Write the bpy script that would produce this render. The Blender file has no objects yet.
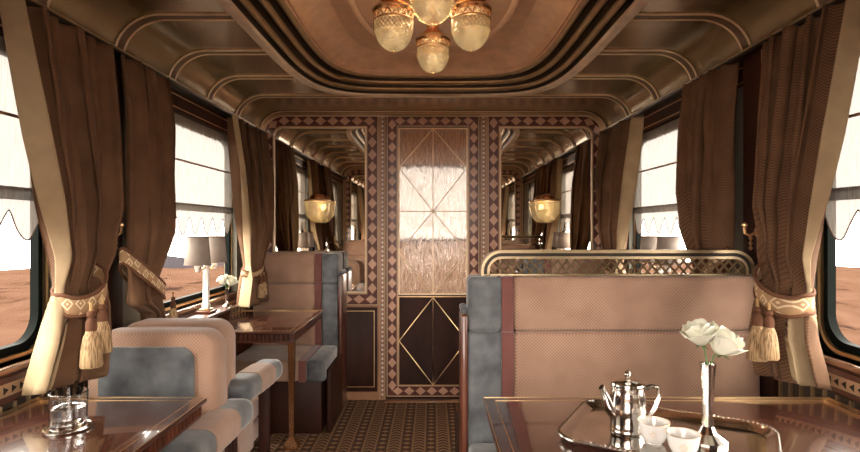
import bpy, bmesh, math, random
from math import pi, sin, cos, radians as R
from mathutils import Vector, Matrix
random.seed(7)
S = bpy.context.scene
COL = S.collection
FZ = -0.015            # floor level
CZ = 2.22              # flat ceiling
YB, YR = 4.25, 0.27    # end walls
WX = 1.345             # side walls
YC = 2.26

# ------------------------------------------------------------------ materials
MATS = {}
class NT:
    def __init__(s, name):
        s.m = bpy.data.materials.new(name); s.m.use_nodes = True
        s.t = s.m.node_tree; s.n = s.t.nodes; s.l = s.t.links
        s.b = s.n['Principled BSDF']; s.out = s.n['Material Output']
    def add(s, typ, **kw):
        n = s.n.new(typ)
        for k, v in kw.items(): setattr(n, k, v)
        return n
    def link(s, a, b): s.l.new(a, b)
    def coord(s, scale=(1,1,1), rot=(0,0,0)):
        tc = s.add('ShaderNodeTexCoord'); mp = s.add('ShaderNodeMapping')
        mp.inputs['Scale'].default_value = scale; mp.inputs['Rotation'].default_value = rot
        s.link(tc.outputs['Object'], mp.inputs['Vector']); return mp.outputs['Vector']
    def math(s, op, a, b=None, c=None):
        n = s.add('ShaderNodeMath', operation=op)
        for i, v in enumerate((a, b, c)):
            if v is None: continue
            if isinstance(v, (int, float)): n.inputs[i].default_value = v
            else: s.link(v, n.inputs[i])
        return n.outputs[0]
    def ramp(s, fac, stops, interp='LINEAR'):
        r = s.add('ShaderNodeValToRGB'); r.color_ramp.interpolation = interp
        e = r.color_ramp.elements
        while len(e) < len(stops): e.new(.5)
        for i, (p, c) in enumerate(stops):
            e[i].position = p; e[i].color = (*c, 1)
        s.link(fac, r.inputs[0]); return r.outputs[0]
    def bump(s, h, strength=.2, dist=.002):
        b = s.add('ShaderNodeBump'); b.inputs['Strength'].default_value = strength
        b.inputs['Distance'].default_value = dist
        s.link(h, b.inputs['Height']); s.link(b.outputs[0], s.b.inputs['Normal'])
    def set(s, **kw):
        for k, v in kw.items():
            inp = s.b.inputs[k.replace('_', ' ')]
            inp.default_value = (*v, 1) if isinstance(v, tuple) else v

def plain(name, col, rough=.5, metal=0, coat=0, sheen=0, **kw):
    t = NT(name); t.set(Base_Color=col, Roughness=rough, Metallic=metal)
    t.b.inputs['Coat Weight'].default_value = coat
    t.b.inputs['Coat Roughness'].default_value = .06
    t.b.inputs['Sheen Weight'].default_value = sheen
    for k, v in kw.items(): t.b.inputs[k].default_value = v
    nz = t.add('ShaderNodeTexNoise'); nz.inputs['Scale'].default_value = 14
    t.link(t.coord(), nz.inputs['Vector'])
    f = t.ramp(nz.outputs[0], [(.3, tuple(c*.88 for c in col)), (.7, tuple(min(1, c*1.08) for c in col))])
    t.link(f, t.b.inputs['Base Color'])
    MATS[name] = t.m; return t.m

def wood(name, c1, c2, scale=(1,1,1), rough=.3, coat=.5, grain=1):
    t = NT(name); v = t.coord(scale)
    n = t.add('ShaderNodeTexNoise'); n.inputs['Scale'].default_value = 9; n.inputs['Detail'].default_value = 6
    t.link(v, n.inputs['Vector'])
    t.link(t.ramp(n.outputs[0], [(.3, c1), (.72, c2)]), t.b.inputs['Base Color'])
    t.set(Roughness=rough); t.b.inputs['Coat Weight'].default_value = coat
    t.b.inputs['Coat Roughness'].default_value = .04
    MATS[name] = t.m; return t.m

def fabric(name, c1, c2, cell=.006, rough=.9, sheen=.3, bump=.25):
    """two-tone woven diamond pattern"""
    t = NT(name); v = t.coord()
    sx = t.add('ShaderNodeSeparateXYZ'); t.link(v, sx.inputs[0])
    a = t.math('ADD', sx.outputs[0], sx.outputs[1])
    u = t.math('MULTIPLY', a, 2*pi/cell); w = t.math('MULTIPLY', sx.outputs[2], 2*pi/cell)
    p = t.math('MULTIPLY', t.math('SINE', u), t.math('SINE', w))
    n = t.add('ShaderNodeTexNoise'); n.inputs['Scale'].default_value = 7; t.link(v, n.inputs['Vector'])
    f = t.math('ADD', t.math('MULTIPLY', p, .32), n.outputs[0])
    t.link(t.ramp(f, [(.25, c1), (.75, c2)]), t.b.inputs['Base Color'])
    t.set(Roughness=rough); t.b.inputs['Sheen Weight'].default_value = sheen
    t.bump(p, bump, .001)
    MATS[name] = t.m; return t.m

def velvet(name, c1, c2):
    t = NT(name); v = t.coord()
    n = t.add('ShaderNodeTexNoise'); n.inputs['Scale'].default_value = 11; n.inputs['Detail'].default_value = 5
    t.link(v, n.inputs['Vector'])
    t.link(t.ramp(n.outputs[0], [(.3, c1), (.7, c2)]), t.b.inputs['Base Color'])
    t.set(Roughness=.75); t.b.inputs['Sheen Weight'].default_value = .6
    t.b.inputs['Sheen Roughness'].default_value = .35
    t.bump(n.outputs[0], .25, .01)
    MATS[name] = t.m; return t.m

wood('mahogany', (.045,.012,.006), (.15,.045,.022), (1,1,.25))
wood('mahogany_dark', (.018,.006,.004), (.055,.018,.011), (1,1,.2), rough=.5, coat=.0)
MATS['mahogany_dark'].node_tree.nodes['Principled BSDF'].inputs['Specular IOR Level'].default_value = .2
wood('mahogany_top', (.050,.015,.009), (.088,.029,.017), (.4,3,1), rough=.25, coat=1)
wood('copper_wood', (.30,.14,.07), (.46,.24,.13), (1,1,.4), rough=.35)
wood('marq_ground', (.075,.016,.010), (.14,.032,.02))
wood('marq_tan', (.50,.27,.18), (.72,.44,.30))
plain('marq_line', (.62,.42,.26), .35, .3)
plain('gold', (.78,.52,.27), .28, .9)
plain('gold_pale', (.86,.67,.44), .38, .15)
plain('copper', (.72,.36,.17), .25, .9)
plain('bronze', (.44,.33,.19), .3, .8)
plain('rib_ground', (.19,.125,.072), .5, .2)
plain('bronze_dark', (.03,.022,.015), .4, .5)
plain('silver', (.74,.71,.67), .13, 1)
plain('brass_old', (.40,.31,.19), .32, .9)
plain('cream_strip', (.84,.69,.54), .45, 0)
plain('ceiling_copper', (.80,.53,.35), .38, .1)
plain('frame_black', (.005,.007,.006), .6, 0, 0, **{'Specular IOR Level': .04})
plain('wall_olive', (.17,.16,.12), .45, .1)
plain('vestibule', (.46,.33,.24), .6)
plain('rope_gold', (.50,.31,.13), .7)
def strands():
    t = NT('tassel_strands'); v = t.coord((1, 1, .04))
    n = t.add('ShaderNodeTexNoise'); n.inputs['Scale'].default_value = 260; n.inputs['Detail'].default_value = 3
    t.link(v, n.inputs['Vector'])
    t.link(t.ramp(n.outputs[0], [(.35, (.20,.11,.045)), (.62, (.62,.42,.22))]), t.b.inputs['Base Color'])
    t.set(Roughness=.7); t.bump(n.outputs[0], .8, .004); MATS['tassel_strands'] = t.m
strands()
plain('fringe', (.15,.06,.028), .9)
plain('lining', (.40,.29,.165), .75)
plain('white_china', (.85,.83,.80), .15, 0, .6)
plain('petal', (.88,.88,.74), .6, **{'Subsurface Weight': 0})
plain('stem_green', (.10,.20,.05), .5)
plain('crystal_white', (.82,.80,.76), .15, 0, .6)
plain('shade_cloth', (.36,.30,.255), .8)
plain('shade_trim', (.22,.14,.11), .7)
plain('maroon', (.17,.055,.045), .8, 0, 0, .4)
plain('grille_dark', (.03,.02,.016), .5)
plain('piping', (.36,.22,.16), .8)
plain('tray_inner', (.50,.46,.42), .12, 1)
plain('hill_rock', (.022,.019,.022), .95, **{'Specular IOR Level': 0})
fabric('pink', (.31,.18,.12), (.46,.285,.20), .013)
fabric('curtain', (.095,.044,.020), (.21,.108,.054), .010, .9, .03, .3)
velvet('grey_velvet', (.065,.070,.076), (.19,.20,.21))

def ceiling_mat(name, c1, c2):
    t = NT(name); v = t.coord((1, 1, 1))
    n = t.add('ShaderNodeTexNoise'); n.inputs['Scale'].default_value = 3.5; n.inputs['Detail'].default_value = 3
    t.link(v, n.inputs['Vector'])
    t.link(t.ramp(n.outputs[0], [(.3, c1), (.7, c2)]), t.b.inputs['Base Color'])
    w = t.add('ShaderNodeTexWave'); w.inputs['Scale'].default_value = 60; w.bands_direction = 'Y'
    t.link(v, w.inputs['Vector'])
    t.set(Roughness=.25, Metallic=.6); t.b.inputs['Coat Weight'].default_value = .3
    t.b.inputs['Coat Roughness'].default_value = .15
    t.bump(w.outputs[0], .06, .002)
    MATS[name] = t.m
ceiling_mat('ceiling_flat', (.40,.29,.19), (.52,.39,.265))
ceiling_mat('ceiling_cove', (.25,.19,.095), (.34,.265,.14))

def carpet():
    t = NT('carpet'); v = t.coord()
    s = t.add('ShaderNodeSeparateXYZ'); t.link(v, s.inputs[0])
    x, y = s.outputs[0], s.outputs[1]
    xs = t.math('FRACT', t.math('DIVIDE', t.math('ADD', x, 5.0), .15))
    tri = t.math('ABSOLUTE', t.math('SUBTRACT', t.math('FRACT', t.math('DIVIDE', y, .065)), .5))
    xt = t.math('ABSOLUTE', t.math('SUBTRACT', t.math('FRACT', t.math('MULTIPLY', xs, 2)), .5))
    z = t.math('FRACT', t.math('ADD', t.math('MULTIPLY', xt, 1.5), t.math('DIVIDE', y, .042)))
    zig = t.math('GREATER_THAN', z, .58)
    dia = t.math('LESS_THAN', t.math('ADD', t.math('MULTIPLY', xt, .9), tri), .3)
    band = t.math('GREATER_THAN', xs, .5)
    a = t.math('MULTIPLY', zig, band)
    b = t.math('MULTIPLY', dia, t.math('SUBTRACT', 1.0, band))
    ln = t.math('LESS_THAN', t.math('ABSOLUTE', t.math('SUBTRACT', xt, .46)), .03)
    f = t.math('MULTIPLY', t.math('MAXIMUM', t.math('MAXIMUM', a, b), ln), 1.0)
    n = t.add('ShaderNodeTexNoise'); n.inputs['Scale'].default_value = 120; t.link(v, n.inputs['Vector'])
    g = t.math('ADD', t.math('MULTIPLY', f, .75), t.math('MULTIPLY', n.outputs[0], .25))
    t.link(t.ramp(g, [(.12, (.07,.028,.014)), (.3, (.12,.055,.027)), (.85, (.29,.165,.082))]), t.b.inputs['Base Color'])
    t.set(Roughness=.95); t.bump(g, .3, .004)
    MATS['carpet'] = t.m
carpet()

def glassy(name, tint, gloss=.12, rough=.02, bumpy=None, refr=False):
    """thin clear glass: mostly transmitting, Fresnel reflection on top"""
    t = NT(name); t.n.remove(t.b)
    tr = t.add('ShaderNodeBsdfTransparent'); tr.inputs[0].default_value = (*tint, 1)
    gl = t.add('ShaderNodeBsdfGlossy'); gl.inputs['Roughness'].default_value = rough
    fr = t.add('ShaderNodeLayerWeight'); fr.inputs[0].default_value = .5
    f = t.math('ADD', t.math('MULTIPLY', t.math('POWER', fr.outputs['Facing'], 5.0), .6*min(1, gloss*4)), gloss*.2)
    mx = t.add('ShaderNodeMixShader'); t.link(f, mx.inputs[0])
    t.link(tr.outputs[0], mx.inputs[1]); t.link(gl.outputs[0], mx.inputs[2])
    t.link(mx.outputs[0], t.out.inputs[0]); MATS[name] = t.m
glassy('window_glass', (.95,.97,.96), .03)
plain('tumbler_glass', (.97,.97,.97), .02, **{'Transmission Weight': 1.0, 'IOR': 1.45})

def globe_mat():
    t = NT('globe_glass'); v = t.coord()
    s = t.add('ShaderNodeSeparateXYZ'); t.link(v, s.inputs[0])
    # diamond cut pattern round the globe
    an = t.math('ARCTAN2', s.outputs[1], s.outputs[0])
    a = t.math('SINE', t.math('ADD', t.math('MULTIPLY', an, 14), t.math('MULTIPLY', s.outputs[2], 420)))
    b = t.math('SINE', t.math('SUBTRACT', t.math('MULTIPLY', an, 14), t.math('MULTIPLY', s.outputs[2], 420)))
    p = t.math('MAXIMUM', t.math('ABSOLUTE', a), t.math('ABSOLUTE', b))
    tl = t.add('ShaderNodeBsdfTranslucent'); tl.inputs[0].default_value = (.95,.88,.62,1)
    tr = t.add('ShaderNodeBsdfTransparent'); tr.inputs[0].default_value = (.84,.77,.58,1)
    gl = t.add('ShaderNodeBsdfGlossy'); gl.inputs['Roughness'].default_value = .12
    gl.inputs[0].default_value = (1,.95,.78,1)
    bp = t.add('ShaderNodeBump'); bp.inputs['Strength'].default_value = .8; bp.inputs['Distance'].default_value = .004
    t.link(p, bp.inputs['Height']); t.link(bp.outputs[0], gl.inputs['Normal'])
    m1 = t.add('ShaderNodeMixShader'); t.link(t.math('ADD', .03, t.math('MULTIPLY', t.math('POWER', p, 6.0), .22)), m1.inputs[0])
    t.link(tr.outputs[0], m1.inputs[1]); t.link(tl.outputs[0], m1.inputs[2])
    m2 = t.add('ShaderNodeMixShader'); m2.inputs[0].default_value = .30
    t.link(m1.outputs[0], m2.inputs[1]); t.link(gl.outputs[0], m2.inputs[2])
    t.n.remove(t.b); t.link(m2.outputs[0], t.out.inputs[0]); MATS['globe_glass'] = t.m
globe_mat()

def cloth_white():
    t = NT('sheer_cloth'); v = t.coord()
    w = t.add('ShaderNodeTexNoise'); w.inputs['Scale'].default_value = 30; w.inputs['Detail'].default_value = 4
    mp = t.coord((1, 6, .35)); t.link(mp, w.inputs['Vector'])
    c = t.ramp(w.outputs[0], [(.3, (.23,.205,.18)), (.7, (.37,.34,.305))])
    d = t.add('ShaderNodeBsdfDiffuse'); tl = t.add('ShaderNodeBsdfTranslucent'); tr = t.add('ShaderNodeBsdfTransparent')
    t.link(c, d.inputs[0]); t.link(c, tl.inputs[0])
    m1 = t.add('ShaderNodeMixShader'); m1.inputs[0].default_value = .17
    t.link(d.outputs[0], m1.inputs[1]); t.link(tl.outputs[0], m1.inputs[2])
    m2 = t.add('ShaderNodeMixShader'); m2.inputs[0].default_value = .06
    t.link(m1.outputs[0], m2.inputs[1]); t.link(tr.outputs[0], m2.inputs[2])
    t.n.remove(t.b); t.link(m2.outputs[0], t.out.inputs[0]); MATS['sheer_cloth'] = t.m
cloth_white()

def mirror():
    t = NT('mirror'); t.set(Base_Color=(.80,.74,.66), Metallic=1.0, Roughness=.015); MATS['mirror'] = t.m
mirror()

def door_glass():
    t = NT('reeded_glass'); v = t.coord((55, 1, 5))
    n = t.add('ShaderNodeTexNoise'); n.inputs['Scale'].default_value = 1; n.inputs['Detail'].default_value = 4
    t.link(v, n.inputs['Vector'])
    rf = t.add('ShaderNodeBsdfRefraction'); rf.inputs['IOR'].default_value = 1.35; rf.inputs['Roughness'].default_value = .10
    n2 = t.add('ShaderNodeTexNoise'); n2.inputs['Scale'].default_value = 1; n2.inputs['Detail'].default_value = 6; n2.inputs['Roughness'].default_value = .7
    t.link(t.coord((90, 1, 12)), n2.inputs['Vector'])
    t.link(t.ramp(n2.outputs[0], [(.36, (.36,.33,.30)), (.55, (.95,.91,.86))]), rf.inputs[0])
    gl = t.add('ShaderNodeBsdfGlossy'); gl.inputs['Roughness'].default_value = .12
    bp = t.add('ShaderNodeBump'); bp.inputs['Strength'].default_value = 1; bp.inputs['Distance'].default_value = .02
    t.link(n.outputs[0], bp.inputs['Height'])
    t.link(bp.outputs[0], rf.inputs['Normal']); t.link(bp.outputs[0], gl.inputs['Normal'])
    m = t.add('ShaderNodeMixShader'); m.inputs[0].default_value = .14
    t.link(rf.outputs[0], m.inputs[1]); t.link(gl.outputs[0], m.inputs[2])
    t.n.remove(t.b); t.link(m.outputs[0], t.out.inputs[0]); MATS['reeded_glass'] = t.m
door_glass()

def sand():
    t = NT('sand'); v = t.coord((.12, .12, .5))
    n = t.add('ShaderNodeTexNoise'); n.inputs['Scale'].default_value = 1.3; n.inputs['Detail'].default_value = 10
    n.inputs['Roughness'].default_value = .65; t.link(v, n.inputs['Vector'])
    t.link(t.ramp(n.outputs[0], [(.38, (.016,.009,.007)), (.45, (.046,.024,.0155)), (.75, (.064,.036,.025))]), t.b.inputs['Base Color'])
    t.set(Roughness=1.0, Specular_IOR_Level=0.0); MATS['sand'] = t.m
sand()

def embroid():
    t = NT('embroidered_band'); v = t.coord()
    s = t.add('ShaderNodeSeparateXYZ'); t.link(v, s.inputs[0])
    u = t.math('ADD', s.outputs[0], s.outputs[1])
    a = t.math('ABSOLUTE', t.math('SUBTRACT', t.math('FRACT', t.math('DIVIDE', u, .05)), .5))
    b = t.math('ABSOLUTE', t.math('SUBTRACT', t.math('FRACT', t.math('DIVIDE', s.outputs[2], .05)), .5))
    d = t.math('ADD', a, b)
    r = t.math('MULTIPLY', t.math('GREATER_THAN', d, .30), t.math('LESS_THAN', d, .44))
    c = t.math('LESS_THAN', d, .1)
    f = t.math('MAXIMUM', r, c)
    t.link(t.ramp(f, [(.1, (.40,.24,.12)), (.9, (.78,.62,.40))]), t.b.inputs['Base Color'])
    t.set(Roughness=.7); t.bump(f, .3, .002); MATS['embroidered_band'] = t.m
embroid()

# ------------------------------------------------------------------ mesh builder
class MB:
    def __init__(s): s.bm = bmesh.new(); s.mats = []
    def mi(s, m):
        if m not in s.mats: s.mats.append(m)
        return s.mats.index(m)
    def quad(s, pts, m=None):
        vs = [s.bm.verts.new(p) for p in pts]
        f = s.bm.faces.new(vs); f.material_index = s.mi(m) if m else 0; return f
    def box(s, x0, x1, y0, y1, z0, z1, m=None, bev=0, seg=2, M=None):
        b = bmesh.new(); bmesh.ops.create_cube(b, size=1)
        for v in b.verts:
            v.co = Vector(((x0+x1)/2 + v.co.x*(x1-x0), (y0+y1)/2 + v.co.y*(y1-y0), (z0+z1)/2 + v.co.z*(z1-z0)))
        if bev: bmesh.ops.bevel(b, geom=b.edges[:], offset=bev, segments=seg, affect='EDGES', profile=.5)
        s.merge(b, m, M)
        return s
    def merge(s, b, m=None, M=None):
        idx = s.mi(m) if m else 0
        mp = {v: s.bm.verts.new(M @ v.co if M else v.co) for v in b.verts}
        for f in b.faces:
            try: nf = s.bm.faces.new([mp[v] for v in f.verts]); nf.material_index = idx
            except ValueError: pass
        b.free()
    def tube(s, pts, r, seg=8, m=None, closed=False, cap=True):
        pts = [Vector(p) for p in pts]; n = len(pts); idx = s.mi(m) if m else 0
        rr = r if isinstance(r, (list, tuple)) else [r]*n
        rings = []; prev = None
        for i, p in enumerate(pts):
            if closed: t = pts[(i+1) % n] - pts[i-1]
            else: t = pts[min(i+1, n-1)] - pts[max(i-1, 0)]
            t.normalize()
            if prev is None:
                up = Vector((0,0,1)) if abs(t.z) < .9 else Vector((1,0,0))
                a = t.cross(up).normalized()
            else:
                a = (prev - t*prev.dot(t)).normalized()
            prev = a; b = t.cross(a)
            rings.append([s.bm.verts.new(p + (a*cos(2*pi*k/seg) + b*sin(2*pi*k/seg))*rr[i]) for k in range(seg)])
        for i in range(n if closed else n-1):
            A, B = rings[i], rings[(i+1) % n]
            for k in range(seg):
                f = s.bm.faces.new((A[k], A[(k+1) % seg], B[(k+1) % seg], B[k])); f.material_index = idx
        if cap and not closed:
            for q in (rings[0][::-1], rings[-1]):
                f = s.bm.faces.new(q); f.material_index = idx
        return s
    def lathe(s, prof, c=(0,0,0), seg=24, m=None, wob=None, sc=(1,1), rot=0, M=None):
        c = Vector(c); idx = s.mi(m) if m else 0; rings = []
        for (r, z) in prof:
            ring = []
            for k in range(seg):
                a = 2*pi*k/seg + rot; q = r*(1 + (wob(a, z) if wob else 0))
                p = c + Vector((q*cos(a)*sc[0], q*sin(a)*sc[1], z))
                ring.append(s.bm.verts.new(M @ p if M else p))
            rings.append(ring)
        for A, B in zip(rings, rings[1:]):
            for k in range(seg):
                f = s.bm.faces.new((A[k], A[(k+1) % seg], B[(k+1) % seg], B[k])); f.material_index = idx
        for q in (rings[0][::-1], rings[-1]):
            try: f = s.bm.faces.new(q); f.material_index = idx
            except ValueError: pass
        return s
    def grid(s, fn, nu, nv, m=None, mfn=None, cu=False):
        idx = s.mi(m) if m else 0
        g = [[s.bm.verts.new(fn(i/nu, j/nv)) for j in range(nv+1)] for i in range(nu if cu else nu+1)]
        L = len(g)
        for i in range(nu):
            for j in range(nv):
                f = s.bm.faces.new((g[i][j], g[(i+1) % L][j], g[(i+1) % L][j+1], g[i][j+1]))
                f.material_index = s.mi(mfn(i, j)) if mfn else idx
        return s
    def ribbon(s, path, a, b, w0, w1, mp, m=None, closed=False):
        """strip of a 2-D path between normal offsets a,b, from depth w0 to w1, through mapping mp(u,v,w)"""
        idx = s.mi(m) if m else 0; n = len(path); P = [Vector(p) for p in path]; rows = []
        for i in range(n):
            if closed: t0 = (P[i]-P[i-1]); t1 = (P[(i+1) % n]-P[i])
            else:
                t0 = P[i]-P[i-1] if i else P[1]-P[0]; t1 = P[i+1]-P[i] if i < n-1 else t0
            t0 = t0.normalized(); t1 = t1.normalized()
            n0 = Vector((-t0.y, t0.x)); n1 = Vector((-t1.y, t1.x))
            nn = (n0+n1); nn = nn/max(.3, nn.length_squared/2)
            rows.append([s.bm.verts.new(mp(*(P[i]+nn*o), w)) for o, w in ((a,w0),(b,w0),(b,w1),(a,w1))])
        for i in range(n if closed else n-1):
            A, B = rows[i], rows[(i+1) % n]
            for k in range(4):
                f = s.bm.faces.new((A[k], A[(k+1) % 4], B[(k+1) % 4], B[k])); f.material_index = idx
        if not closed:
            for q in (rows[0], rows[-1][::-1]):
                f = s.bm.faces.new(q); f.material_index = idx
        return s
    def build(s, name, mat=None, parent=None, smooth=True, kind=None, angle=35, thick=None):
        bm = s.bm
        bmesh.ops.recalc_face_normals(bm, faces=bm.faces[:])
        if smooth:
            ca = R(angle)
            for f in bm.faces: f.smooth = True
            for e in bm.edges:
                if len(e.link_faces) == 2:
                    e.smooth = e.calc_face_angle(0) < ca
        off = Vector((0,0,0)); p = parent
        while p is not None: off += p.location; p = p.parent
        if parent is None:
            # origin at the base centre of the mesh
            xs = [v.co for v in bm.verts]
            off = Vector(((min(c.x for c in xs)+max(c.x for c in xs))/2, (min(c.y for c in xs)+max(c.y for c in xs))/2, min(c.z for c in xs)))
        bmesh.ops.translate(bm, verts=bm.verts[:], vec=-off)
        me = bpy.data.meshes.new(name); bm.to_mesh(me); bm.free()
        if mat: me.materials.append(MATS[mat])
        else:
            for k in s.mats: me.materials.append(MATS[k])
        o = bpy.data.objects.new(name, me); COL.objects.link(o)
        if parent is None: o.location = off
        o.parent = parent
        if thick:
            md = o.modifiers.new('thickness', 'SOLIDIFY'); md.thickness = thick; md.offset = 0
        if kind: o['kind'] = kind
        return o

def thing(name, loc, label, cat, group=None):
    o = bpy.data.objects.new(name, None); COL.objects.link(o); o.location = loc
    o.empty_display_size = .05
    return tag(o, label, cat, group)
def tag(o, label, cat, group=None):
    o['label'] = label; o['category'] = cat
    if group: o['group'] = group
    return o
def structure(name, loc):
    o = bpy.data.objects.new(name, None); COL.objects.link(o); o.location = loc; o['kind'] = 'structure'; return o
def copy_tree(o, parent=None, loc=None, rot=None):
    c = o.copy(); COL.objects.link(c); c.parent = parent
    for ch in [k for k in bpy.data.objects if k.parent == o]: copy_tree(ch, c)
    if loc is not None: c.location = loc
    if rot is not None: c.rotation_euler.z = rot
    return c

def rrect(x0, x1, y0, y1, r, n=6):
    """closed CCW rounded rectangle; r = radius or (bl, br, tr, tl)"""
    if not isinstance(r, (list, tuple)): r = (r,)*4
    out = []
    for (cx, cy, a0), q in zip((((x0, y0, pi)), (x1, y0, 1.5*pi), (x1, y1, 0), (x0, y1, .5*pi)), r):
        sx = 1 if cx == x0 else -1; sy = 1 if cy == y0 else -1
        if q <= 0: out.append((cx, cy)); continue
        for k in range(n+1):
            a = a0 + k/n*pi/2; out.append((cx + sx*q + q*cos(a), cy + sy*q + q*sin(a)))
    return out
def resample(path, step, closed):
    P = [Vector(p) for p in path]
    if closed: P.append(P[0])
    L = [0]
    for a, b in zip(P, P[1:]): L.append(L[-1]+(b-a).length)
    n = max(2, round(L[-1]/step)); out = []
    for k in range(n if closed else n):
        d = (k+.5)*L[-1]/n; i = 0
        while i < len(L)-2 and L[i+1] < d: i += 1
        f = (d-L[i])/max(1e-9, L[i+1]-L[i]); t = (P[i+1]-P[i]).normalized()
        out.append((P[i].lerp(P[i+1], f), t))
    return out, L[-1]/n
def marquetry(mb, path, w, mp, w0, closed, out=1):
    """dark ground, light diamonds and thin border lines; out = direction of the room along w"""
    e = .004*out
    mb.ribbon(path, -w/2, w/2, w0, w0+e, mp, 'marq_ground', closed)
    for a in (-w/2, w/2-.007): mb.ribbon(path, a, a+.007, w0+e, w0+e*1.6, mp, 'marq_line', closed)
    pts, st = resample(path, w*1.02, closed)
    for p, t in pts:
        nn = Vector((-t.y, t.x)); h = w*.37; k = st*.46
        q = [p+t*k, p+nn*h, p-t*k, p-nn*h]
        mb.quad([mp(c.x, c.y, w0+e*1.35) for c in q], 'marq_tan')

# ------------------------------------------------------------------ room shell
MB().box(-WX, WX, YR, YB, FZ-.05, FZ).build('floor', 'carpet', kind='structure')
b = MB()
for s in (-1, 1):
    # window holes: y .78-1.95 and 2.58-3.75, z .90-1.91
    X0, X1 = (s*WX, s*1.43)
    x0, x1 = min(X0, X1), max(X0, X1)
    b = MB()
    b.box(x0, x1, YR, YB, FZ, .88, 'mahogany')
    b.box(x0, x1, YR, YB, 1.93, 2.06, 'mahogany_dark')
    for y0, y1 in ((YR, .76), (1.97, 2.56), (3.77, YB)): b.box(x0, x1, y0, y1, .88, 1.93, 'wall_olive')
    # long gold bead lines along the header and dado
    xi = s*(WX-.003)
    for z in (1.945, 2.01, .86): b.box(min(xi, s*WX), max(xi, s*WX), YR, YB, z, z+.006, 'gold')
    b.build('wall_left' if s < 0 else 'wall_right', kind='structure', smooth=False)

# ceiling: flat field with an oval opening, coved sides
A0, B0, NN = .85, 1.50, 5.0
def oval(th, d=0, n=NN, a=A0, bb=B0):
    a -= d; bb -= d; c, s_ = cos(th), sin(th)
    r = (abs(c/a)**n + abs(s_/bb)**n)**(-1/n)
    return r*c, YC + r*s_
RX, RZ = .19, .172
def cove(t):   # t 0 (wall) .. 1 (flat)
    a = t*pi/2
    return WX - RX + RX*cos(a), 2.048 + RZ*sin(a)
def ceiling_mesh():
    b = MB(); hx = WX-RX; hy = (YB-YR)/2
    ang = sorted(set([2*pi*k/128 for k in range(128)] + [math.atan2(sy*hy, sx*hx) % (2*pi) for sx in (-1,1) for sy in (-1,1)]))
    inn, out = [], []
    for th in ang:
        x, y = oval(th, .02); inn.append(b.bm.verts.new((x, y, CZ)))
        c, s_ = cos(th), sin(th); k = min(hx/max(1e-9, abs(c)), hy/max(1e-9, abs(s_)))
        out.append(b.bm.verts.new((k*c, YC+k*s_, CZ)))
    b.mi('ceiling_flat')
    for i in range(len(ang)):
        j = (i+1) % len(ang); b.bm.faces.new((inn[i], inn[j], out[j], out[i]))
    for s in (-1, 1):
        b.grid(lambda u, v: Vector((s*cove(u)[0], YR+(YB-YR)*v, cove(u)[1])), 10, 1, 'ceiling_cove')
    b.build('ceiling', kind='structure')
ceiling_mesh()
tn = [0]
def trim(b, **kw):
    tn[0] += 1; return b.build('trim_%d' % tn[0], kind='structure', **kw)
# stepped oval rings
def ring(prof, m, n=144):
    b = MB(); K = len(prof)-1
    b.grid(lambda u, v: Vector((*oval(2*pi*u, prof[round(v*K)][0]), prof[round(v*K)][1])), n, K, m if isinstance(m, str) else None,
           (lambda i, j: m[j]) if not isinstance(m, str) else None, cu=True)
    return b
trim(ring([(.0, CZ+.004), (.0, CZ-.014), (.008, CZ-.018), (.044, CZ-.018), (.05, CZ-.012), (.05, CZ+.02)], 'cream_strip'))
for k in range(3):
    d = .05 + k*.054; z = CZ + .018 + k*.030
    pr = [(d, z-.02), (d+.012, z+.012)]
    for q in range(9):
        a = pi*q/8; pr.append((d+.032-.017*cos(a), z+.008-.020*sin(a)))
    pr.append((d+.054, z+.02))
    mm = ['bronze_dark']*2 + ['bronze']*8 + ['bronze_dark']
    trim(ring(pr, mm))
# copper recess
def recess():
    b = MB(); pr = [(.200, CZ+.07), (.212, CZ+.09), (.222, CZ+.085), (.232, CZ+.095), (.232, CZ+.10), (.27, CZ+.135), (.32, CZ+.165), (.36, CZ+.175)]
    K = len(pr)-1
    b.grid(lambda u, v: Vector((*oval(2*pi*u, pr[round(v*K)][0]), pr[round(v*K)][1])), 144, K, 'ceiling_copper', cu=True)
    vs = [b.bm.verts.new((*oval(2*pi*k/144, .355), CZ+.175)) for k in range(144)]
    b.bm.faces.new(vs)
    # raised central medallion
    pr2 = [(0, .176), (0, .158), (.012, .150), (.03, .150), (.045, .163)]
    b.grid(lambda u, v: Vector((*oval(2*pi*u, pr2[round(v*4)][0], 3.2, .42, .98), CZ+pr2[round(v*4)][1])), 96, 4, 'ceiling_copper', cu=True)
    f = b.bm.faces.new([b.bm.verts.new((*oval(2*pi*k/96, .04, 3.2, .42, .98), CZ+.162)) for k in range(96)])
    b.build('ceiling_recess', kind='structure', angle=50)
recess()
trim(MB().box(-1.43, 1.43, YR-.1, YB+.1, 2.46, 2.50, 'mahogany_dark'))  # unseen roof slab, added above the ceiling to keep sky light out
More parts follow.
